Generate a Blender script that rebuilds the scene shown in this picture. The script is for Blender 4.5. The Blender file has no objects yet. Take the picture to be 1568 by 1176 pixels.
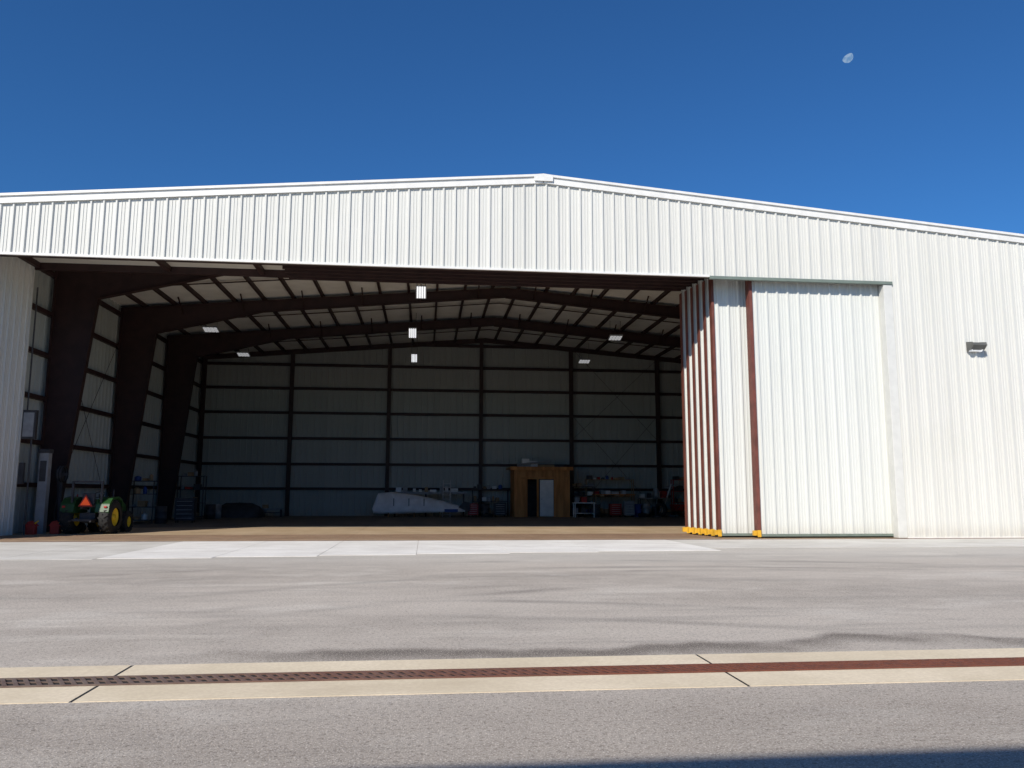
import bpy, bmesh, random
from math import *
from mathutils import Vector, Matrix
random.seed(7)
sc=bpy.context.scene
XL,XR,B=-15.6,23.9,29.4
XP,P,S=4.15,13.2,.0836
H=9.64
def ztop(x): return P-S*abs(x-XP)
# ---------------------------------------------------------------- materials
def nt(name):
    m=bpy.data.materials.new(name);m.use_nodes=True
    t=m.node_tree;b=t.nodes['Principled BSDF'];return m,t,b
def N(t,k,**kw):
    n=t.nodes.new(k)
    for a,v in kw.items(): setattr(n,a,v)
    return n
def math_(t,op,a,b=None,clamp=False):
    n=N(t,'ShaderNodeMath',operation=op,use_clamp=clamp)
    for i,v in enumerate((a,b)):
        if v is None: continue
        if isinstance(v,(int,float)): n.inputs[i].default_value=v
        else: t.links.new(v,n.inputs[i])
    return n.outputs[0]
def noise(t,vec,scale,detail=4,rough=.55,mul=None):
    if mul:
        m=N(t,'ShaderNodeMapping');m.inputs['Scale'].default_value=mul;t.links.new(vec,m.inputs['Vector']);vec=m.outputs[0]
    n=N(t,'ShaderNodeTexNoise');n.inputs['Scale'].default_value=scale;n.inputs['Detail'].default_value=detail;n.inputs['Roughness'].default_value=rough
    t.links.new(vec,n.inputs['Vector']);return n.outputs['Fac']
def mr(t,v,a,b,c=0,d=1,smooth=True):
    n=N(t,'ShaderNodeMapRange');n.interpolation_type='SMOOTHSTEP' if smooth else 'LINEAR'
    n.inputs[1].default_value=a;n.inputs[2].default_value=b;n.inputs[3].default_value=c;n.inputs[4].default_value=d
    t.links.new(v,n.inputs[0]);return n.outputs[0]
def mix(t,f,a,b,mode='MIX'):
    n=N(t,'ShaderNodeMix',data_type='RGBA',blend_type=mode)
    for i,v in ((0,f),(6,a),(7,b)):
        if isinstance(v,(int,float)): n.inputs[i].default_value=v
        elif isinstance(v,(tuple,list)): n.inputs[i].default_value=(*v[:3],1)
        else: t.links.new(v,n.inputs[i])
    return n.outputs[2]
def pos(t): return N(t,'ShaderNodeNewGeometry').outputs['Position']
def bump(t,b,h,strength=.3,dist=.01):
    n=N(t,'ShaderNodeBump');n.inputs['Strength'].default_value=strength;n.inputs['Distance'].default_value=dist
    t.links.new(h,n.inputs['Height']);t.links.new(n.outputs[0],b.inputs['Normal'])
def simple(name,col,rough=.6,metal=0,var=.25,scale=3,emit=None,mul=None):
    m,t,b=nt(name)
    f=noise(t,pos(t),scale,mul=mul)
    dark=tuple(c*(1-var) for c in col);lite=tuple(min(1,c*(1+var*.5)) for c in col)
    t.links.new(mix(t,mr(t,f,.3,.7),dark,lite),b.inputs['Base Color'])
    b.inputs['Roughness'].default_value=rough;b.inputs['Metallic'].default_value=metal
    if emit:
        b.inputs['Emission Color'].default_value=(*emit[0],1);b.inputs['Emission Strength'].default_value=emit[1]
    return m
def panel(name,col,dirt=.12):
    m,t,b=nt(name);p=pos(t)
    a=noise(t,p,1.0,5,mul=(2.5,2.5,.12));c=noise(t,p,.35,3)
    sx=N(t,'ShaderNodeSeparateXYZ');t.links.new(p,sx.inputs[0])
    low=mr(t,sx.outputs[2],0,.7,.45,0)
    x=mix(t,mr(t,a,.45,.75,0,dirt*2),col,tuple(q*.72 for q in col))
    x=mix(t,mr(t,c,.4,.7,0,dirt),x,(col[0]*.8,col[1]*.82,col[2]*.75))
    # each sheet differs very slightly in tone
    idx=math_(t,'FLOOR',math_(t,'MULTIPLY',math_(t,'ADD',sx.outputs[0],sx.outputs[1]),1/1.26))
    wn=N(t,'ShaderNodeTexWhiteNoise',noise_dimensions='1D');t.links.new(idx,wn.inputs['W'])
    x=mix(t,mr(t,wn.outputs['Value'],0,1,0,.10,False),x,tuple(q*.6 for q in col))
    x=mix(t,math_(t,'MULTIPLY',low,noise(t,p,2.5,5)),x,(.35,.3,.22))
    t.links.new(x,b.inputs['Base Color']);b.inputs['Roughness'].default_value=.5
    bump(t,b,noise(t,p,.9,2),.3,.02)
    return m
M={}
M['wall']=panel('white_metal_siding',(.66,.66,.62))
M['door']=panel('white_door_siding',(.665,.68,.645),.08)
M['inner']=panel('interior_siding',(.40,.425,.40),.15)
M['trim']=simple('white_trim',(.76,.755,.72),.45,var=.06)
M['post']=simple('corner_trim',(.66,.66,.62),.45,var=.06)
M['flash']=simple('grey_green_flashing',(.17,.21,.18),.5,var=.1)
M['ceil']=simple('white_insulation',(.84,.85,.82),.7,var=.08,scale=1)
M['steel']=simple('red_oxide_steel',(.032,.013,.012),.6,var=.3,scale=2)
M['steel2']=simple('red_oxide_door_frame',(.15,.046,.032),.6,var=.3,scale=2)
M['roof']=simple('galvalume_roof',(.6,.62,.62),.4,var=.1)
M['yellow']=simple('yellow_paint',(.75,.42,.03),.5,var=.2)
M['bronze']=simple('dark_bronze',(.12,.12,.11),.45,var=.2)
M['grey']=simple('grey_paint',(.3,.31,.32),.5,var=.2)
M['white']=simple('white_paint',(.78,.77,.73),.5,var=.1)
M['black']=simple('black_rubber',(.018,.018,.018),.8,var=.3)
M['dark']=simple('dark_grey',(.05,.05,.055),.6,var=.3)
M['red']=simple('red_paint',(.42,.03,.02),.45,var=.2)
M['orange']=simple('glowing_safety_orange',(.95,.12,.02),.5,var=.05,emit=((1,.1,.02),.25))  # sign colour glows faintly by itself, though it is no lamp
M['green']=simple('tractor_green',(.016,.07,.016),.4,var=.2)
M['tyel']=simple('tractor_yellow',(.8,.55,.02),.45,var=.1)
M['blue']=simple('blue_paint',(.03,.08,.3),.5,var=.2)
M['alu']=simple('aluminium',(.6,.6,.6),.45,.3,var=.1)
M['card']=simple('cardboard',(.36,.24,.13),.8,var=.2)
M['lamp']=simple('lamp_diffuser',(.9,.9,.9),.5,var=0,emit=((.95,.97,1),1.0))
M['lampdim']=simple('dim_lamp_diffuser',(.9,.9,.9),.5,var=0,emit=((.95,.97,1),.3))
M['wrap']=simple('white_fabric_skin',(.88,.89,.9),.5,var=.12,scale=2)
def ply():
    m,t,b=nt('orange_plywood');p=pos(t)
    a=noise(t,p,3,6,mul=(1,1,.15))
    t.links.new(mix(t,mr(t,a,.35,.65),(.42,.16,.04),(.64,.28,.08)),b.inputs['Base Color']);b.inputs['Roughness'].default_value=.7
    return m
M['ply']=ply()
def asphalt():
    m,t,b=nt('weathered_asphalt');p=pos(t)
    sx=N(t,'ShaderNodeSeparateXYZ');t.links.new(p,sx.inputs[0]);X,Y=sx.outputs[0],sx.outputs[1]
    fine=noise(t,p,24,8,.85);vf=noise(t,p,70,2,.6);mid=noise(t,p,1.3,6,.65);big=noise(t,p,.16,4,.6,mul=(.6,1.3,1))
    c=mix(t,mr(t,big,.38,.62),(.42,.37,.315),(.55,.49,.42))
    c=mix(t,mr(t,mid,.35,.7,0,.45),c,(.60,.54,.465))
    md=noise(t,p,.75,7,.72,mul=(.8,1.5,1))
    c=mix(t,mr(t,md,.5,.68,0,.30),c,(.29,.265,.235))
    dn=math_(t,'ADD',Y,math_(t,'MULTIPLY',noise(t,p,.5,5,mul=(.3,1,1)),4))
    c=mix(t,mr(t,dn,-9.5,-4.5,0,.6),c,(.60,.575,.52))
    st=noise(t,p,1.0,6,.65,mul=(.12,1.1,1))
    c=mix(t,mr(t,st,.52,.70,0,.48),c,(.28,.255,.225))
    c=mix(t,mr(t,st,.44,.34,0,.45),c,(.68,.625,.54))
    bl=noise(t,p,.28,5,.7,mul=(1,1.8,1))
    c=mix(t,mr(t,bl,.54,.66,0,.45),c,(.68,.635,.56))
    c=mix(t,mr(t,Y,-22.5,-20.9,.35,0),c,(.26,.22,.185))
    # rubber tyre arcs
    tot=None
    for cx,cy,R,w in ((6,-26,13,.16),(6,-26,14.7,.16),(4,-30,19.5,.2),(4,-30,21.2,.2),(-3,-36,19,.14),(-3,-36,20.6,.14),(9,-30,17,.14)):
        d=N(t,'ShaderNodeVectorMath',operation='DISTANCE');t.links.new(p,d.inputs[0]);d.inputs[1].default_value=(cx,cy,0)
        a=math_(t,'ABSOLUTE',math_(t,'SUBTRACT',d.outputs['Value'],R))
        a=mr(t,a,w*.1,w*2.0,1,0)
        tot=a if tot is None else math_(t,'MAXIMUM',tot,a)
    pres=mr(t,noise(t,p,.25,3),.40,.75)
    tot=math_(t,'MULTIPLY',math_(t,'MULTIPLY',tot,pres),math_(t,'MULTIPLY',mr(t,Y,-20,-18.5),.65))
    c=mix(t,tot,c,(.19,.17,.15))
    # damp fringe beyond the drain
    edge=math_(t,'MULTIPLY',math_(t,'SUBTRACT',noise(t,p,.30,3,.5,mul=(1,.0,0)),.36),3.4)
    edge=math_(t,'ADD',edge,math_(t,'MULTIPLY',math_(t,'SUBTRACT',noise(t,p,5,4,.6),.5),.12))
    v=math_(t,'SUBTRACT',math_(t,'ADD',Y,20.0),edge)
    f1=math_(t,'MULTIPLY',mr(t,v,-.75,-.05),mr(t,v,-.05,.24,1,0))
    f1=math_(t,'MULTIPLY',f1,mr(t,X,-3.5,-.5))
    f1=math_(t,'MULTIPLY',f1,mr(t,noise(t,p,.8,4,.6),.25,.5,.45,1))
    c=mix(t,math_(t,'MULTIPLY',f1,.82),c,(.12,.097,.077))
    # aggregate
    dk=mix(t,1.0,c,(.30,.28,.26),'MULTIPLY')
    c=mix(t,mr(t,fine,.36,.52,.85,0),c,dk)
    c=mix(t,mr(t,vf,.55,.66,0,.65),c,(.86,.79,.69))
    t.links.new(c,b.inputs['Base Color']);b.inputs['Roughness'].default_value=.9
    bump(t,b,math_(t,'ADD',fine,math_(t,'MULTIPLY',vf,.6)),.65,.012)
    return m
M['asphalt']=asphalt()
def concrete(name,c1,c2,stain=(.2,.17,.13),sa=.4,sc_=.6,bs=.15):
    m,t,b=nt(name);p=pos(t)
    a=noise(t,p,sc_,6,.65);f=noise(t,p,25,4,.6);s=noise(t,p,1.2,6,.6,mul=(.4,1.2,1))
    c=mix(t,mr(t,a,.35,.65),c1,c2)
    c=mix(t,mr(t,s,.5,.72,0,sa),c,stain)
    c=mix(t,mr(t,f,.4,.62,.25,0),c,stain)
    t.links.new(c,b.inputs['Base Color']);b.inputs['Roughness'].default_value=.85
    bump(t,b,f,bs,.005);return m
M['apron']=concrete('apron_concrete',(.76,.735,.685),(.88,.86,.81),(.54,.51,.46),.45)
M['apron2']=concrete('old_apron_concrete',(.59,.565,.51),(.70,.675,.62),(.42,.39,.34),.5)
M['curb']=concrete('drain_concrete',(.70,.60,.43),(.82,.71,.53),(.50,.40,.28),.4)
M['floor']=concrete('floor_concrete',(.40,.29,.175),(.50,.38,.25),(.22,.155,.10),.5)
M['floor_shade']=concrete('shaded_floor_concrete',(.15,.13,.105),(.21,.18,.15),(.08,.07,.06),.5)  # same floor in a darker copy: interior shade painted into the colour
M['joint_and_pit']=simple('joint_and_pit_shade',(.02,.017,.016),.9,var=.3)
M['rail']=simple('rusty_rail',(.13,.06,.035),.6,var=.3)
def rust():
    m,t,b=nt('grate_iron');p=pos(t)
    sx=N(t,'ShaderNodeSeparateXYZ');t.links.new(p,sx.inputs[0])
    a=math_(t,'ADD',sx.outputs[0],math_(t,'MULTIPLY',noise(t,p,.8,4),4))
    c=mix(t,mr(t,a,-1.5,4.5),(.16,.12,.10),(.17,.055,.032))
    c=mix(t,mr(t,noise(t,p,9,4),.4,.7,0,.5),c,(.08,.035,.025))
    t.links.new(c,b.inputs['Base Color']);b.inputs['Roughness'].default_value=.8;return m
M['grate']=rust()
# ---------------------------------------------------------------- mesh builder
def empty(name,loc=(0,0,0),rot=0):
    e=bpy.data.objects.new(name,None);e.location=loc;e.rotation_euler=(0,0,rot);sc.collection.objects.link(e);return e
class MB:
    def __init__(s,*mats): s.v=[];s.f=[];s.mi=[];s.mats=list(mats);s.sm=[]
    def m(s,k):
        if k not in s.mats: s.mats.append(k)
        return s.mats.index(k)
    def add(s,vs,fs,k,smooth=False):
        o=len(s.v);s.v+= [tuple(q) for q in vs];i=s.m(k)
        for f in fs: s.f.append([o+j for j in f]);s.mi.append(i);s.sm.append(smooth)
    def box(s,x0,x1,y0,y1,z0,z1,k,M_=None):
        vs=[(x,y,z) for z in (z0,z1) for y in (y0,y1) for x in (x0,x1)]
        if M_: vs=[M_@Vector(q) for q in vs]
        s.add(vs,[(0,2,3,1),(4,5,7,6),(0,1,5,4),(2,6,7,3),(0,4,6,2),(1,3,7,5)],k)
    def prism(s,poly,a0,a1,k,axis='y'):
        n=len(poly)
        def q(p,a): return (p[0],a,p[1]) if axis=='y' else ((a,p[0],p[1]) if axis=='x' else (p[0],p[1],a))
        vs=[q(p,a0) for p in poly]+[q(p,a1) for p in poly]
        s.add(vs,[list(range(n)),list(range(2*n-1,n-1,-1))]+[(i,(i+1)%n,n+(i+1)%n,n+i) for i in range(n)],k)
    def tube(s,a,b,r,k,n=8,r2=None):
        a=Vector(a);b=Vector(b);d=(b-a).normalized();u=d.orthogonal().normalized();w=d.cross(u);r2=r if r2 is None else r2
        vs=[a+(u*cos(i*2*pi/n)+w*sin(i*2*pi/n))*r for i in range(n)]+[b+(u*cos(i*2*pi/n)+w*sin(i*2*pi/n))*r2 for i in range(n)]
        s.add(vs,[(i,(i+1)%n,n+(i+1)%n,n+i) for i in range(n)],k,True)
        s.add(vs,[list(range(n))[::-1],list(range(n,2*n))],k)
    def lathe(s,c,prof,k,n=28,axis='x'):
        c=Vector(c);vs=[]
        for (h,r) in prof:
            for i in range(n):
                a=2*pi*i/n
                o=(h,r*cos(a),r*sin(a)) if axis=='x' else (r*cos(a),r*sin(a),h)
                vs.append(c+Vector(o))
        fs=[]
        for j in range(len(prof)-1):
            for i in range(n): fs.append((j*n+i,j*n+(i+1)%n,(j+1)*n+(i+1)%n,(j+1)*n+i))
        s.add(vs,fs,k,True)
    def ribs(s,u0,u1,z0,zt,fn,k,period=.42,minor=.02,depth=.06,phase=0):
        base=[(0,0),(.085,0),(.1,minor),(.115,0),(.19,0),(.205,minor),(.22,0),(.30,0),(.325,depth),(.375,depth),(.40,0)]
        pts=[];q=u0-phase
        while q<u1:
            for a,d in base:
                x=q+a*period/.42
                if u0<=x<=u1: pts.append((x,d))
            q+=period
        pts=[(u0,0)]+[p for p in pts if p[0]>u0+1e-4 and p[0]<u1-1e-4]+[(u1,0)]
        vs=[];fs=[]
        for x,d in pts:
            z1=zt(x) if callable(zt) else zt
            vs+= [fn(x,d,z0),fn(x,d,z1)]
        for i in range(len(pts)-1): fs.append((2*i,2*i+2,2*i+3,2*i+1))
        s.add(vs,fs,k)
    def obj(s,name,parent=None,bevel=0,loc=None,rot=None):
        me=bpy.data.meshes.new(name);me.from_pydata([tuple(q) for q in s.v],[],s.f)
        for k in s.mats: me.materials.append(M[k])
        for i,p in enumerate(me.polygons): p.material_index=s.mi[i];p.use_smooth=s.sm[i]
        me.update();o=bpy.data.objects.new(name,me);sc.collection.objects.link(o)
        if parent: o.parent=parent
        if loc: o.location=loc
        if rot is not None: o.rotation_euler=(0,0,rot) if isinstance(rot,(int,float)) else rot
        if bevel:
            b=o.modifiers.new('bevel','BEVEL');b.width=bevel;b.segments=2;b.limit_method='ANGLE';b.angle_limit=radians(50)
        return o
# ---------------------------------------------------------------- ground
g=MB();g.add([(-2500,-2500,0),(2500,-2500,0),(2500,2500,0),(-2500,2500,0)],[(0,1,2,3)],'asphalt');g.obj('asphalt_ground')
g=MB()
xs=[-40,-34,-28,-22,-16,-10.2,-7.9,-5.2,-2.7,-.2,2.3,4.8,8.4,12,16,20,26,32,40]
for a,b in zip(xs[:-1],xs[1:]):
    k='apron' if -8<=a<8.3 else 'apron2'
    far=-7.6+.13*max(0,a+10) if a<8 else -4.6
    g.box(a+.008,b-.008,far,-.32,-.05,.008 if k=='apron' else .006,k)
g.obj('concrete_apron')
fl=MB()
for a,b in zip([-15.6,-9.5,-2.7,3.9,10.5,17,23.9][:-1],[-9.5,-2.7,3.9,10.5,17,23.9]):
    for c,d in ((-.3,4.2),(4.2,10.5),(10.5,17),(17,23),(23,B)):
        fl.box(a+.006,b-.006,c+.006,d-.006,-.05,.012,'floor' if c<10 else 'floor_shade')  # shaded copy begins near the end of the sun patch
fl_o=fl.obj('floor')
td=empty('trench_drain')
g=MB()
js=[-32,-26.5,-21.1,-15.4,-8.9,-2.68,2.73,8.3,13.9,19.5,25,31,37]
for a,b in zip(js[:-1],js[1:]):
    g.box(a+.014,b-.014,-20.52,-20.02,-.05,.0045,'curb');g.box(a+.014,b-.014,-21.36,-20.84,-.05,.0045,'curb')
for a in js: g.box(a-.0135,a+.0135,-21.35,-20.03,-.05,.002,'joint_and_pit')
g.obj('concrete_edge',td)
g=MB();g.box(-31.9,37,-20.838,-20.522,-.002,.0035,'joint_and_pit')  # dark sheet under the bars stands in for the shade in the pit
x=-12.
while x<22:
    y0,y1=-20.81,-20.55;sl=-.55*(y1-y0);wd_=.036
    vs=[(x,y0,.0045),(x+wd_,y0,.0045),(x+wd_+sl,y1,.0045),(x+sl,y1,.0045)];vs+=[(a,b,.016) for a,b,_ in vs]
    g.add(vs,[(3,2,1,0),(4,5,6,7),(0,1,5,4),(1,2,6,5),(2,3,7,6),(3,0,4,7)],'grate');x+=.092
for y in (-20.836,-20.548): g.box(-32,37,y,y+.024,.0045,.0170,'grate')
g.box(-32,37,-20.69,-20.672,.0045,.0155,'grate')
g.obj('grate',td)
# ---------------------------------------------------------------- hangar
hg=empty('hangar')
F=lambda off: (lambda u,d,z:(u,off-d,z))
w=MB()
w.ribs(XL-6,17.25,H,lambda x:ztop(x)-.05,F(0),'wall',phase=.1)
w.ribs(17.6,XR,0.02,lambda x:ztop(x)-.05,F(0),'wall',phase=.05)
w.ribs(17.25,17.6,H,lambda x:ztop(x)-.05,F(0),'wall')
w.obj('front_siding',hg)
t=MB()
for sg,xe in ((-1,XL-6.2),(1,XR+.3)):
    z0=ztop(XP);z1=ztop(xe)
    t.prism([(XP,z0+.02),(xe,z1+.02),(xe,z1-.22),(XP,z0-.22)],-.10,.03,'trim')
    t.prism([(XP,z0+.09),(xe,z1+.09),(xe,z1+.024),(XP,z0+.024)],-.16,.3,'trim')
t.prism([(XP-.34,P-.16),(XP-.34,P+.055),(XP,P+.095),(XP+.34,P+.055),(XP+.34,P-.16)],-.17,.3,'trim')
t.box(17.25,17.597,-.05,.3,0.02,H-.1,'post')
t.obj('rake_trim',hg,bevel=.012)
t=MB()
t.box(XL-6,10.4,-.075,.02,H-.03,H+.05,'trim')
t.box(10.4,17.6,-.09,.05,H-.10,H+.01,'flash')
t.box(17.6,XR,-.07,.0,-.02,.06,'trim')
t.obj('header_flashing',hg)
t=MB()
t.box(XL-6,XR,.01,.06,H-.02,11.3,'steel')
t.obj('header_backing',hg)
t=MB();t.box(XL,XR,.07,3.9,10.46,10.50,'wall');t.obj('soffit',hg)
t=MB()
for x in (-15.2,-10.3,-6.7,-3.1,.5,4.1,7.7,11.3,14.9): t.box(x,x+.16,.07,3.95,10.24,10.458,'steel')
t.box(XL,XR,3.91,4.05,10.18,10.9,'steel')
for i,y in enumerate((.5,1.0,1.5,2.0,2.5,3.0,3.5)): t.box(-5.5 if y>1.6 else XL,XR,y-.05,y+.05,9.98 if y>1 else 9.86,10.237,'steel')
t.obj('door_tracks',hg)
t=MB()
t.ribs(0,3.9,.02,10.45,lambda u,d,z:(XL+.28+d,u,z),'wall')
t.box(XL+.0,XL+.36,3.9,3.96,.02,10.45,'post')
t.ribs(XL-6,XL+.3,.02,H-.04,F(.0),'wall')
t.obj('left_return_wall',hg)
r=MB()
for sg,xe in ((-1,XL-.3),(1,XR+.3)):
    z0=P;z1=ztop(xe)
    r.prism([(XP,z0-.03),(xe,z1-.03),(xe,z1-.12),(XP,z0-.12)],.05,B+.3,'roof')
    r.prism([(XP,z0-.34),(xe,z1-.34),(xe,z1-.38),(XP,z0-.38)],.12,B,'ceil')
r.obj('roof',hg)
w=MB()
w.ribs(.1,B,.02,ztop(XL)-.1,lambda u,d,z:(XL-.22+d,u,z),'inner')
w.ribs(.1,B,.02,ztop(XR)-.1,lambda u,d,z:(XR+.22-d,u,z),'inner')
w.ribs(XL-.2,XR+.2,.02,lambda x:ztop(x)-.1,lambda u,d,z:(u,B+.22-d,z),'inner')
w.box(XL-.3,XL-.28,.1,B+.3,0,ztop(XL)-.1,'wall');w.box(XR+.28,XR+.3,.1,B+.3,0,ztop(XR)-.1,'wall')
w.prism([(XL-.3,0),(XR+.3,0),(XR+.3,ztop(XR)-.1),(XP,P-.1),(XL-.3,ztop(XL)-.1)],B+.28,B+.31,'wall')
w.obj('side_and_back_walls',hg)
gz=[1.89,3.60,5.40,7.20,8.94,10.63,12.25]
s=MB()
for z in gz:
    lim=(P-.4-z)/S
    x0=max(XL,XP-lim);x1=min(XR,XP+lim)
    s.box(x0,x1,B-.02,B+.18,z-.09,z+.09,'steel')
    if z<11: 
        s.box(XL-.18,XL+.02,3.97,B,z-.09,z+.09,'steel');s.box(XR-.02,XR+.18,.2,B,z-.09,z+.09,'steel')
for x in (XL+.1,-9.49,-2.68,3.91,10.5,16.98,XR-.2):
    s.box(x-.13,x+.13,B-.32,B-.28,0,ztop(x)-.4,'steel');s.box(x-.13,x+.13,B-.05,B-.022,0,ztop(x)-.4,'steel');s.box(x-.015,x+.015,B-.28,B-.05,0,ztop(x)-.4,'steel')
s.prism([(XL,ztop(XL)-.4),(XP,P-.4),(XR,ztop(XR)-.4),(XR,ztop(XR)-.75),(XP,P-.75),(XL,ztop(XL)-.75)],B-.36,B-.3,'steel')
for a,b in (((10.6,0.2),(16.9,7.2)),((16.9,0.2),(10.6,7.2)),((10.6,5.5),(16.9,11.4)),((16.9,5.5),(10.6,12.2))):
    s.tube((a[0],B-.1,a[1]),(b[0],B-.1,b[1]),.012,'steel',6)
for y0,y1 in ((6.9,13.9),):
    s.tube((XL+.06,y0,.3),(XL+.06,y1,9.5),.012,'steel',6);s.tube((XL+.06,y1,.3),(XL+.06,y0,9.5),.012,'steel',6)
s.obj('girts_and_wall_columns',hg)
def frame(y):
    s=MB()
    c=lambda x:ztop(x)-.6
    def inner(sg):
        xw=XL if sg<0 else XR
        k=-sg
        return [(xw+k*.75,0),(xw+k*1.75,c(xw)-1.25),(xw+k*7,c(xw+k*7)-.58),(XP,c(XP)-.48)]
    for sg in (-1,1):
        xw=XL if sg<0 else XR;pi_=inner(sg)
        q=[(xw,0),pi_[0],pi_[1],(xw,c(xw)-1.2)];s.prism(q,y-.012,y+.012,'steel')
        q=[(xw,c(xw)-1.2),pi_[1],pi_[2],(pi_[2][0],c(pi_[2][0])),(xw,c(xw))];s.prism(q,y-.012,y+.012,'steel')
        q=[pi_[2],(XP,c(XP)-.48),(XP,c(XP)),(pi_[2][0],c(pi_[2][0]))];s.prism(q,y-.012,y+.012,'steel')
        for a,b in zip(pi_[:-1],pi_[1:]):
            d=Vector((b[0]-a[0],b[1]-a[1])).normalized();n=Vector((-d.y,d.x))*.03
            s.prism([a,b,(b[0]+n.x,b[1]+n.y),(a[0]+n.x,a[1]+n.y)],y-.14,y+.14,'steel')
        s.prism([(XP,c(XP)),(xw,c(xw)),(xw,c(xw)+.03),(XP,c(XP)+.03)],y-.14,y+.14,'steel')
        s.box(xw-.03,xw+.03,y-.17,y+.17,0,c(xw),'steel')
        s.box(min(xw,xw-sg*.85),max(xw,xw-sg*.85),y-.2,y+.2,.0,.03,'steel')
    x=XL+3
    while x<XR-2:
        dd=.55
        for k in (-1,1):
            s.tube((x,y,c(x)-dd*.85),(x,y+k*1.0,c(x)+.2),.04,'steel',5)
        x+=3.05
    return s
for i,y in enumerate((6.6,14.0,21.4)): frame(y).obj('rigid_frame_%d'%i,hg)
s=MB()
x=XP-.7
pur=[]
while x>XL+.2: pur.append(x);x-=1.5
x=XP+.7
while x<XR-.2: pur.append(x);x+=1.5
for x in pur:
    z=ztop(x)-.385;s.box(x-.06,x+.06,.15,B-.3,z-.2,z,'steel')
for y in (10.3,17.7,25.4):
    for sg,xe in ((-1,XL),(1,XR)):
        s.prism([(XP,P-.5),(xe,ztop(xe)-.5),(xe,ztop(xe)-.54),(XP,P-.54)],y-.05,y+.05,'steel')
s.obj('purlins',hg)
# ---------------------------------------------------------------- sliding doors
ys=[.35,.87,1.37,1.87,2.37,2.87,3.37]
xl=[12.05,10.76,10.68,10.60,10.53,10.46,10.40]
for i,(y,x0) in enumerate(zip(ys,xl)):
    e=empty('sliding_door')
    x1=x0+6.6
    tw=(.12,.10)[i] if i<2 else .025
    d=MB()
    d.ribs(x0+tw+.005,x1,.16,10.0 if i else 9.8,F(y+.0),'door',phase=.2)
    d.obj('door_skin',e)
    d=MB()
    d.box(x0,x0+tw,y-.068,y+(.27 if i<1 else .18),.10,9.84,'steel2')
    d.box(x0+tw+.005,x1,y+.03,y+.05,.14,9.84,'steel2')
    for z in (.1,2.5,5,7.4,9.6): d.box(x0+.13,x1,y+.06,y+.15,z,z+.14,'steel2')
    d.box(x0+tw+.001,x1,y-.070,y+.02,.07,.158,'flash')
    d.obj('door_frame',e)
    d=MB()
    d.box(x0-.14,x0-.002,y-.02,y+.14,.10,.28,'yellow');d.box(x0-.03,x0+.11,y-.095,y-.072,.05,.30,'yellow')
    d.lathe((x0+.2,y+.1,.11),[(-.03,0),(-.03,.1),(.03,.1),(.03,0)],'dark',12,'x')
    d.obj('yellow_bumper',e,bevel=.01)
g=MB()
for y in ys: g.box(XL+.1,XR,y+.06,y+.14,.005,.022,'rail')
g.box(-15.4,XR,-.31,-.2,0,.02,'rail')
g.obj('floor_rails',hg)
# ---------------------------------------------------------------- wall light
wl=MB()
wl.prism([(-.07,7.36),(-.42,7.30),(-.46,7.20),(-.30,7.06),(-.07,7.04)],20.45,21.0,'bronze',axis='x')
wl.prism([(-.10,7.035),(-.28,7.035),(-.24,7.0),(-.10,7.0)],20.52,20.93,'lampdim',axis='x')
wl.box(20.5,20.95,-.069,-.0,7.05,7.30,'bronze')
wl.obj('wall_light',bevel=.02)
def ceil_light(x,y,z,wx,tilt,rz=0):
    e=empty('ceiling_light',(x,y,z))
    d=MB();Mx=Matrix.Rotation(radians(-tilt),4,'X')
    d.box(-wx/2,wx/2,-.32,.32,.0,.08,'grey',Mx)
    n=4
    for i in range(n):
        a=-wx/2+.03+i*(wx-.06)/n
        d.box(a+.02,a+(wx-.06)/n-.02,-.28,.28,-.03,-.002,'lamp' if tilt>30 else 'lampdim',Mx)
    for a in (-wx*.4,wx*.4): d.tube((a,0,.05),(a,0,ztop(x)-.6-z),.012,'dark',6)
    o=d.obj('fixture',e)
for a in ((-12.1,8.3,11.0,.8,14),(-.35,9.0,11.0,.5,58),(-12.3,18.2,10.8,.85,14),(-.9,18.6,10.95,.5,58),(11.3,18.6,10.95,.8,14),(-12.3,26.5,10.8,.8,12),(-.9,26.3,10.75,.45,58),(10.9,26.2,10.75,.8,12)):
    ceil_light(*a)
# ---------------------------------------------------------------- tractor
def wheel(d,x,y,r,w,rim):
    prof=[(-w/2,r*.55),(-w/2,r*.88),(-w*.38,r*.98),(0,r),(w*.38,r*.98),(w/2,r*.88),(w/2,r*.55)]
    d.lathe((x,y,r),prof,'black',32)
    d.lathe((x,y,r),[(-w*.35,r*.56),(-w*.30,r*.5),(-w*.12,r*.4),(-w*.12,.0)],rim,24)
    d.lathe((x,y,r),[(w*.35,r*.56),(w*.30,r*.5),(w*.12,r*.4),(w*.12,.0)],rim,24)
    d.lathe((x,y,r),[(-w*.4,0.),(-w*.4,r*.15),(w*.4,r*.15),(w*.4,0.)],rim,12)
    nl=18
    for i in range(nl):
        for sd in (-1,1):
            a=2*pi*(i+.25*sd)/nl
            R=Matrix.Translation((x,y,r))@Matrix.Rotation(a,4,'X')@Matrix.Translation((sd*w*.24,0,r*.985))@Matrix.Rotation(sd*.6,4,'Z')
            d.box(-w*.24,w*.24,-.03,.03,-.02,.035,'black',R)
tr=empty('tractor',(-12.85,4.9,.012),radians(-4))
d=MB()
for x in (-.72,.72): wheel(d,x,0,.64,.42,'tyel')
for x in (-.62,.62): wheel(d,x,1.65,.40,.27,'tyel')
d.obj('wheels',tr)
d=MB()
hood=[(.55,.72),(.55,1.22),(.75,1.32),(1.9,1.22),(2.22,1.05),(2.28,.72)]
d.prism(hood,-.32,.32,'green',axis='x')
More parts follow.
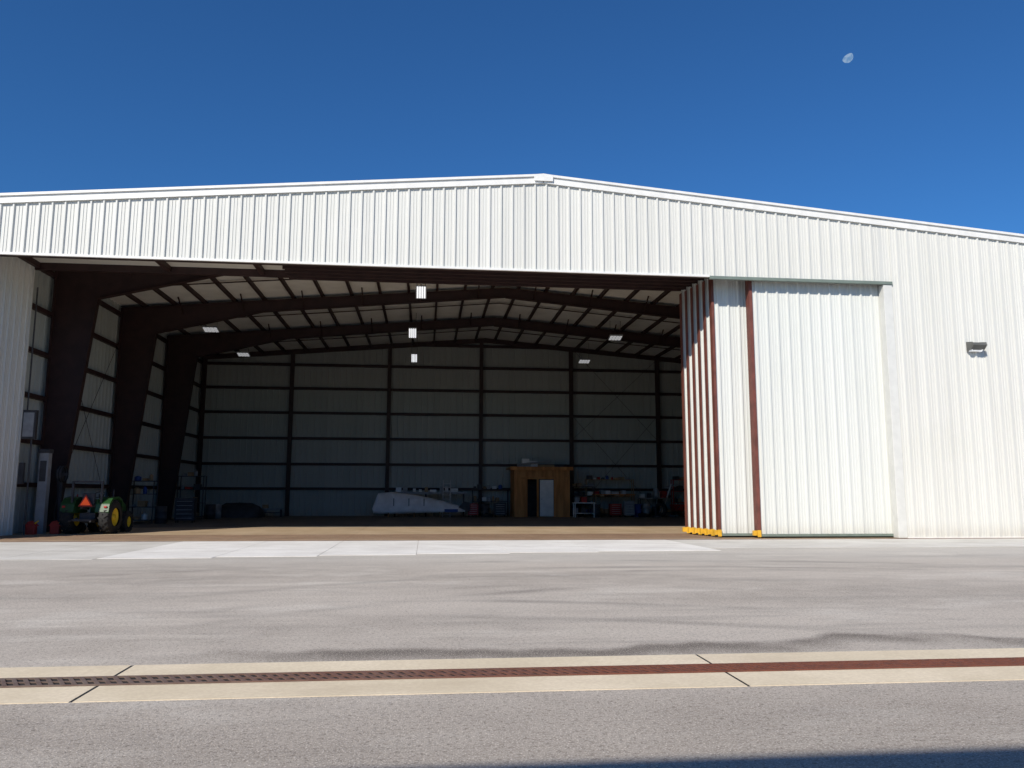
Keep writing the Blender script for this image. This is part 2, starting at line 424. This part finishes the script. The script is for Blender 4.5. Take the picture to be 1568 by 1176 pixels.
d.box(-.25,.25,-.2,2.1,.42,.72,'dark')
d.box(-.3,.3,-.35,.35,.45,.8,'dark')
for sx_ in (-1,1):
    pts=[( -.62,.85),(-.55,1.15),(-.3,1.36),(.15,1.42),(.5,1.3),(.62,.95)]
    inn=[(p[0]*.94,p[1]-.05) for p in pts]
    x0,x1=sorted((sx_*.40,sx_*.92))
    for i in range(len(pts)-1): d.prism([pts[i],pts[i+1],inn[i+1],inn[i]],x0,x1,'green',axis='x')
    d.box(*sorted((sx_*.40,sx_*.43)),-.5,.5,.8,1.3,'green')
    d.box(sx_*.78-.06,sx_*.78+.06,-.63,-.60,1.0,1.08,'red')
d.box(-.45,.45,.35,.75,.55,.62,'dark')
d.obj('body',tr,bevel=.03)
d=MB()
d.box(-.25,.25,-.28,.2,1.0,1.12,'dark');d.box(-.24,.24,-.38,-.26,1.1,1.55,'dark')
d.obj('seat',tr,bevel=.04)
d=MB()
for sx_ in (-.55,.55): d.box(sx_-.035,sx_+.035,-.5,-.42,.7,1.95,'dark')
d.box(-.585,.585,-.5,-.42,1.95,2.02,'dark')
d.tube((0,.75,1.1),(0,.5,1.5),.03,'dark')
for i in range(16):
    a=i*2*pi/16;b=(i+1)*2*pi/16
    q=lambda a:(.2*cos(a),.5+.17*sin(a),1.5+.11*sin(a))
    d.tube(q(a),q(b),.015,'black',6)
d.tube((.2,1.3,1.25),(.2,1.3,1.7),.03,'dark')
d.box(-.35,.35,-.75,-.35,.5,.58,'dark');d.tube((-.35,-.4,.6),(-.4,-.95,.5),.03,'dark');d.tube((.35,-.4,.6),(.4,-.95,.5),.03,'dark');d.tube((0,-.4,.95),(0,-.9,1.0),.03,'dark')
d.obj('roll_bar_and_hitch',tr)
d=MB()
d.prism([(-.27,1.05),(.27,1.05),(.0,1.5)],-.56,-.53,'red');d.prism([(-.19,1.10),(.19,1.10),(0,1.41)],-.575,-.562,'orange')
d.obj('slow_vehicle_sign',tr)
# ---------------------------------------------------------------- shed
sh=empty('plywood_shed',(6.0,26.3,.012))
d=MB();W=3.8;HH=3.25
d.box(0,.85,0,.08,0,HH,'ply');d.box(.85,2.75,0,.08,2.6,HH,'ply');d.box(2.75,W,0,.08,0,HH,'ply')
d.box(0,.08,.085,2.5,0,HH,'ply');d.box(W-.08,W,.085,2.5,0,HH,'ply');d.box(.09,W-.09,2.42,2.5,0,HH,'dark')
d.box(1.55,1.68,0.0,.08,0,2.595,'ply')
for x in (-.02,.78,2.72,W-.1): d.box(x,x+.12,-.05,-.003,0,HH,'ply')
d.box(-.02,W+.02,-.06,-.053,2.55,2.7,'ply')
d.obj('walls',sh)
d=MB();d.box(-.3,W+.2,-.35,2.7,HH+.003,HH+.12,'card');d.box(-.3,W+.2,-.38,-.353,HH-.1,HH+.14,'ply');d.obj('roof',sh)
d=MB();d.box(1.75,2.68,-.12,-.07,.05,2.5,'white');d.tube((1.85,-.16,1.2),(1.85,-.12,1.2),.04,'alu');d.obj('door',sh)
d=MB()
for x,w_,h_,k in ((.3,.9,.25,'grey'),(1.0,.7,.45,'alu'),(1.7,1.2,.2,'card'),(2.8,.8,.18,'dark'),(.6,.5,.6,'white')): d.box(x,x+w_,.3+x*.3,.9+x*.3,HH+.125,HH+.12+h_,k)
d.tube((.2,.2,HH+.3),(2.6,.3,HH+.55),.05,'grey')
d.obj('stored_items',sh,bevel=.03)
# ---------------------------------------------------------------- wing on stands
wg=empty('airplane_wing',(-3.3,26.4,0))
d=MB();secs=[(0,1.0,.12,1.18),(.15,1.35,.2,1.05),(.8,1.45,.26,1.05),(2,1.3,.3,1.0),(3.2,1.05,.28,.92),(4.4,.75,.22,.8),(5.4,.45,.15,.68),(6,.16,.06,.55)]
n=16;vs=[];fs=[]
for x,h,w_,zc in secs:
    for i in range(n):
        a=2*pi*i/n;ca,sa=cos(a),sin(a)
        vs.append((x+.25*sa*(h/1.4),w_*copysign(abs(ca)**.8,ca)+.18*sa,zc-.1+h*.5*copysign(abs(sa)**.8,sa)))
for j in range(len(secs)-1):
    for i in range(n): fs.append((j*n+i,j*n+(i+1)%n,(j+1)*n+(i+1)%n,(j+1)*n+i))
fs+= [list(range(n)),list(range((len(secs)-1)*n,len(secs)*n))]
d.add(vs,fs,'wrap',True)
d.obj('wing_panel',wg)
d=MB()
for x in (.9,2.6,4.3):
    d.tube((x,-.45,.012),(x,0,.75),.04,'card');d.tube((x,.45,.012),(x,0,.75),.04,'card');d.box(x-.06,x+.06,-.25,.25,.38,.46,'card')
d.box(4.6,5.5,-.30,-.24,.35,.55,'blue')
for x in (1.2,2.2,3.2): d.box(x,x+.07,-.335,-.32,.75,1.25,'grey')
d.prism([(5.3,.4),(6.3,.4),(6.3,1.0),(5.9,1.05)],-.05,.05,'dark')
d.obj('stands',wg)
# parts lying behind the wing
d=MB();d.box(-2.2,2.8,27.75,28.2,1.55,1.68,'grey')
for x in (-2.1,0,2.6): d.box(x,x+.1,27.8,28.1,.012,1.55,'dark')
rnd=random.Random(5);x=-2
while x<2.4:
    ww=rnd.uniform(.15,.5);d.box(x,x+ww,27.8,28.1,1.682,1.7+rnd.uniform(.1,.35),rnd.choice(['grey','white','dark','card','alu']));x+=ww+rnd.uniform(.1,.4)
d.obj('parts_rack')
# ---------------------------------------------------------------- small things
def shelf(name,loc,w_,dp,h,n,rot=0,seed=0,frame_='dark'):
    rnd=random.Random(seed);e=empty(name,loc,rot);d=MB()
    for x in (0,w_):
        for y in (0,dp): d.box(x-.025,x+.025,y-.025,y+.025,0,h,frame_)
    for i in range(n):
        z=.15+i*(h-.2)/max(1,n-1);d.box(.026,w_-.026,.0,dp,z,z+.04,frame_)
    d.obj('frame',e)
    d=MB()
    for i in range(n):
        z=.19+i*(h-.2)/max(1,n-1);x=.08
        while x<w_-.35:
            ww=rnd.uniform(.15,.4);hh=rnd.uniform(.12,.38);k=rnd.choice(['card','dark','grey','red','blue','white','card','dark'])
            if rnd.random()<.6: d.box(x,x+ww,.06,dp-.06,z+.002,z+hh,k)
            else: d.lathe((x+ww/2,dp/2,z+.002),[(0,0),(0,ww*.45),(hh*.8,ww*.45),(hh*.9,ww*.2),(hh,ww*.2),(hh,0)],k,14,'z')
            x+=ww+rnd.uniform(.03,.15)
    d.obj('contents',e,bevel=.01)
def table(name,loc,w_,dp,h,top='ply',leg='grey',items=3,rot=0,seed=1):
    rnd=random.Random(seed);e=empty(name,loc,rot);d=MB()
    d.box(0,w_,0,dp,h-.07,h,top)
    for x in (.05,w_-.11):
        for y in (.05,dp-.11): d.box(x,x+.06,y,y+.06,0,h-.071,leg)
    d.box(.11,w_-.11,.07,dp-.07,.25,.29,leg);d.obj('table_frame',e)
    d=MB();x=.1
    for i in range(items):
        ww=rnd.uniform(.2,.5);hh=rnd.uniform(.15,.5);k=rnd.choice(['card','white','grey','red','dark','alu'])
        if x+ww<w_: d.box(x,x+ww,.15,dp-.15,h+.002,h+hh,k);d.box(x,x+ww*.8,.2,dp-.2,.292,.29+hh,rnd.choice(['card','dark','grey']))
        x+=ww+rnd.uniform(.05,.3)
    d.obj('items',e,bevel=.02)
def gas_can(loc,k='red'):
    d=MB();d.box(-.17,.17,-.12,.12,0,.34,k);d.prism([(-.17,.341),(.17,.341),(.08,.44),(-.1,.44)],-.1,.1,k);d.tube((.08,0,.38),(.24,0,.52),.025,'tyel');d.tube((-.12,0,.47),(.05,0,.5),.02,k)
    o=d.obj('gas_can',bevel=.03,loc=loc)
def drum(loc,k):
    d=MB();d.lathe((0,0,0),[(0,0),(0,.29),(.28,.29),(.30,.305),(.32,.29),(.58,.29),(.6,.305),(.62,.29),(.88,.29),(.88,.27),(.86,.27),(.86,0)],k,24,'z');d.obj('steel_drum',loc=loc)
def chest(loc,w_,h,k,rot=0):
    e=empty('tool_chest',loc,rot);d=MB();d.box(0,w_,0,.5,.12,h,k);n=5
    for i in range(n):
        z=.16+i*(h-.2)/n;d.box(.03,w_-.03,-.02,-.002,z,z+(h-.2)/n-.03,k);d.box(.1,w_-.1,-.05,-.021,z+.07,z+.09,'alu')
    for x in (.08,w_-.08):
        for y in (.08,.42): d.lathe((x,y,.06),[(-.02,0),(-.02,.06),(.02,.06),(.02,0)],'black',12)
    d.obj('cabinet',e,bevel=.01)
def tyre(loc,r,w_,rot=0,lay=True):
    d=MB();d.lathe((0,0,w_/2 if lay else r),[(-w_/2,r*.55),(-w_/2,r*.9),(-w_*.3,r),(w_*.3,r),(w_/2,r*.9),(w_/2,r*.55),(-w_/2,r*.55)],'black',24,'z' if lay else 'x');d.obj('tire',loc=loc,rot=rot)
fz=.012
chest((2.9,26.6,fz),.7,.9,'red');drum((4.1,27.0,fz),'dark');chest((4.7,26.8,fz),.8,.95,'dark');tyre((4.2,26.1,fz),.35,.2)
shelf('shelving_unit',(3.3,28.3,fz),2.5,.5,1.9,3,seed=5)
table('work_table',(9.95,25.4,fz),1.45,.8,1.0,'white','white',2,seed=3)
shelf('shelving_unit',(10.3,28.1,fz),1.6,.5,2.1,4,seed=8)
table('workbench',(11.7,27,fz),2.9,.9,1.55,'ply','card',6,seed=4)
shelf('storage_rack',(11.4,28.3,fz),3.4,.5,2.6,3,seed=11,frame_='card')
drum((14.7,26.9,fz),'blue');drum((15.4,27.3,fz),'grey');drum((11.5,25.7,fz),'dark');tyre((14.9,26,fz),.4,.25);tyre((16.2,26.4,fz),.5,.2,.6,False);tyre((10.6,26.6,fz),.55,.25,.2,False)
chest((12.6,26.2,fz),.8,.9,'red');chest((13.6,26.2,fz),.7,1.1,'grey')
table('workbench',(15.2,28.2,fz),2.9,.8,1.3,'grey','dark',6,seed=9)
shelf('shelving_unit',(17.6,27.9,fz),1.8,.5,2.6,4,seed=19,frame_='red')
d=MB()
d.tube((15.9,26.6,.02),(15.9,26.6,1.5),.04,'dark');d.lathe((15.9,26.5,1.6),[(-.12,.0),(-.12,.36),(.12,.36),(.12,0)],'grey',20);d.box(15.6,16.2,26.3,26.9,.012,.08,'dark');d.obj('pedestal_fan')
d=MB();d.tube((16.1,26.9,0.03),(17.3,27.4,2.0),.05,'grey');d.tube((16.5,27.4,.03),(17.2,27.1,2.3),.05,'white');d.tube((16.2,27,.08),(17.6,27,.08),.05,'grey');d.tube((16.6,27.2,2.0),(17.9,27.2,2.3),.045,'grey');d.obj('engine_hoist')
wb=empty('wheelbarrow',(17.5,26.6,fz));d=MB()
vs=[(-.3,-.4,.45),(.3,-.4,.45),(.35,.35,.35),(-.35,.35,.35),(-.45,-.6,.85),(.45,-.6,.85),(.45,.55,.85),(-.45,.55,.85)]
d.add(vs,[(0,1,2,3),(0,4,5,1),(1,5,6,2),(2,6,7,3),(3,7,4,0)],'red');d.obj('tray',wb)
d=MB();d.tube((-.25,-1.1,.75),(-.15,.8,.2),.025,'dark');d.tube((.25,-1.1,.75),(.15,.8,.2),.025,'dark');d.lathe((0,.8,.2),[(-.05,0),(-.05,.2),(.05,.2),(.05,0)],'black',16);d.tube((-.3,-.3,0.01),(-.25,-.3,.5),.02,'dark');d.tube((.3,-.3,0.01),(.25,-.3,.5),.02,'dark');d.obj('handles',wb)
shelf('shelving_unit',(-14.9,22.6,fz),1.5,.6,2.6,4,seed=21);drum((-13,23,fz),'dark');drum((-12.9,24,fz),'grey')
shelf('shelving_unit',(-15.2,15.5,fz),1.2,.6,2.2,4,seed=22);drum((-13.6,15.6,fz),'dark');chest((-13.2,16.5,fz),1.0,1.3,'dark')
d=MB();vs=[];n=20
for j,(z,sx_,sy) in enumerate(((0,1.5,.8),(.35,1.45,.78),(.7,1.25,.6),(.9,.8,.35),(.93,.0,.0))):
    for i in range(n):
        a=2*pi*i/n;q=1+.08*sin(3*a+j)+random.uniform(-.03,.03)
        vs.append((sx_*q*copysign(abs(cos(a))**.6,cos(a)),sy*q*copysign(abs(sin(a))**.6,sin(a)),z+random.uniform(-.03,.03)*(j>0)))
d.add(vs,[(j*n+i,j*n+(i+1)%n,(j+1)*n+(i+1)%n,(j+1)*n+i) for j in range(4) for i in range(n)],'dark',True);d.obj('tarp_covered_machine',loc=(-12.0,26.2,fz))
table('folding_table',(-10.9,27.2,fz),1.4,.6,.55,'grey','dark',1,seed=30)
d=MB()
for x in (0,.5): d.tube((x,0,0),(x+.03,.7,2.5),.035,'alu')
for i in range(9): d.tube((.0,.072*i+.04,.15+.26*i),(.52,.072*i+.04,.15+.26*i),.025,'alu')
d.obj('ladder',loc=(1.2,26.9,fz))
jb=empty('electrical_panel',(XL+.34,3.97,0));d=MB()
d.box(0,.5,.0,.2,3.6,4.7,'dark');d.box(.06,.44,-.02,-.002,3.68,4.6,'grey');d.tube((.12,.1,4.7),(.12,.1,9.5),.03,'dark');d.tube((.36,.1,.0),(.36,.1,3.6),.035,'dark');d.box(-.02,.2,0,.15,1.9,2.7,'dark')
d.obj('boxes_and_conduit',jb,bevel=.01)
d=MB();d.box(-.17,.17,-.15,.15,0,3.1,'grey');d.box(-.2,.2,-.18,.18,3.1,3.25,'dark');d.box(-.12,.12,-.17,-.152,2.0,2.8,'dark');d.obj('door_operator_cabinet',bevel=.02,loc=(-14.75,5.0,fz))
hr=empty('hose_reel',(-14.6,5.7,fz));d=MB()
for i in range(5): d.lathe((.1+.05*i,0,2.3),[(-.025,.3),(0,.34),(.025,.3)],'dark' if i%2 else 'black',20)
d.box(0,.4,-.05,.05,2.25,2.35,'dark');d.box(.15,.25,-.05,.05,0,2.24,'dark')
pts=[(.2,-.3,2.1),(.25,-.34,1.4),(.15,-.3,.7),(.25,-.25,.15),(.5,-.3,.03)]
for a,b in zip(pts[:-1],pts[1:]): d.tube(a,b,.03,'black')
d.obj('reel',hr)
gas_can((-14.75,4.3,fz));gas_can((-14.05,4.7,fz))
drum((-13.9,6.2,fz),'dark')
ht=MB();
for x in (-.2,.2): ht.tube((x,0,.15),(x,.35,1.5),.025,'red')
for z in (.3,.7,1.1): ht.tube((-.2,z*.26-.03,z),(.2,z*.26-.03,z),.02,'red')
ht.box(-.22,.22,-.25,0,.12,.14,'red')
for x in (-.28,.28): ht.lathe((x,.05,.14),[(-.03,0),(-.03,.13),(.03,.13),(.03,0)],'black',14)
ht.obj('hand_truck',loc=(-14.3,7.2,fz))
# ---------------------------------------------------------------- building behind the viewer (casts the foreground shadow)
d=MB();yb=-32.72
d.ribs(-30,45,.02,8,lambda u,dd,z:(u,yb+dd,z),'wall');d.box(-30,45,yb-25,yb-.05,0,7.98,'wall');d.box(-30.2,45.2,yb-25.2,yb+.08,8.0,8.12,'roof')
d.obj('opposite_hangar')
# ---------------------------------------------------------------- moon
def moonmat():
    m=bpy.data.materials.new('moon_glow');m.use_nodes=True;t=m.node_tree;t.nodes.clear()
    o=N(t,'ShaderNodeOutputMaterial');e=N(t,'ShaderNodeEmission')
    tc=N(t,'ShaderNodeTexCoord');f=noise(t,tc.outputs['Object'],.12,3)
    t.links.new(mix(t,mr(t,f,.35,.65),(.30,.42,.60),(.14,.28,.50)),e.inputs[0]);e.inputs[1].default_value=1;t.links.new(e.outputs[0],o.inputs[0]);return m  # sunlight on the moon is painted as emission
M['moon']=moonmat()
cam_loc=Vector((0,-28.1,1.6))
mp=cam_loc+Vector((.445,.764,.467)).normalized()*1500
d=MB();n=40;R=8.6;vs=[]
for i in range(n):
    a=2*pi*i/n;y=sin(a)*R;x=cos(a)*R
    if y>0: y*=.5  # unlit part of the phase is cut out of the outline
    vs.append((x,y,0))
d.add(vs,[list(range(n))],'moon')
o=d.obj('moon',loc=mp)
q=(mp-cam_loc).to_track_quat('-Z','Y')
o.rotation_euler=(q.to_matrix()@Matrix.Rotation(radians(28),3,'Z')).to_euler()
# ---------------------------------------------------------------- light
wd=bpy.data.worlds.new('World');sc.world=wd;wd.use_nodes=True;t=wd.node_tree
sd=Vector((.70,1,-.85)).normalized();el=asin(-sd.z);az=atan2(-sd.x,-sd.y)
sky=N(t,'ShaderNodeTexSky',sky_type='NISHITA');sky.sun_disc=False;sky.sun_elevation=el;sky.sun_rotation=az%(2*pi)
sky.air_density=1.0;sky.dust_density=0.0;sky.ozone_density=4.0;sky.altitude=300
tint=mix(t,1.0,sky.outputs[0],(.37,.82,1.24),'MULTIPLY')
t.links.new(tint,t.nodes['Background'].inputs[0]);t.nodes['Background'].inputs[1].default_value=.084
L=bpy.data.lights.new('sun','SUN');L.energy=5.0;L.angle=radians(.5);L.color=(1,.935,.84)
lo=bpy.data.objects.new('sun',L);lo.rotation_euler=sd.to_track_quat('-Z','Y').to_euler();sc.collection.objects.link(lo)
# ---------------------------------------------------------------- camera
c=bpy.data.cameras.new('camera');co=bpy.data.objects.new('camera',c);sc.collection.objects.link(co);sc.camera=co
c.sensor_width=36;c.lens=1224.9/1568*36;c.clip_end=8000;c.clip_start=.05
ya,pt,ro=.1068,.1359,-.0026
f=Vector((sin(ya)*cos(pt),cos(ya)*cos(pt),sin(pt)))
q=f.to_track_quat('-Z','Y').to_matrix()@Matrix.Rotation(-ro,3,'Z')
co.location=cam_loc;co.rotation_euler=q.to_euler()
sc.view_settings.view_transform='Standard';sc.view_settings.look='None';sc.view_settings.exposure=0
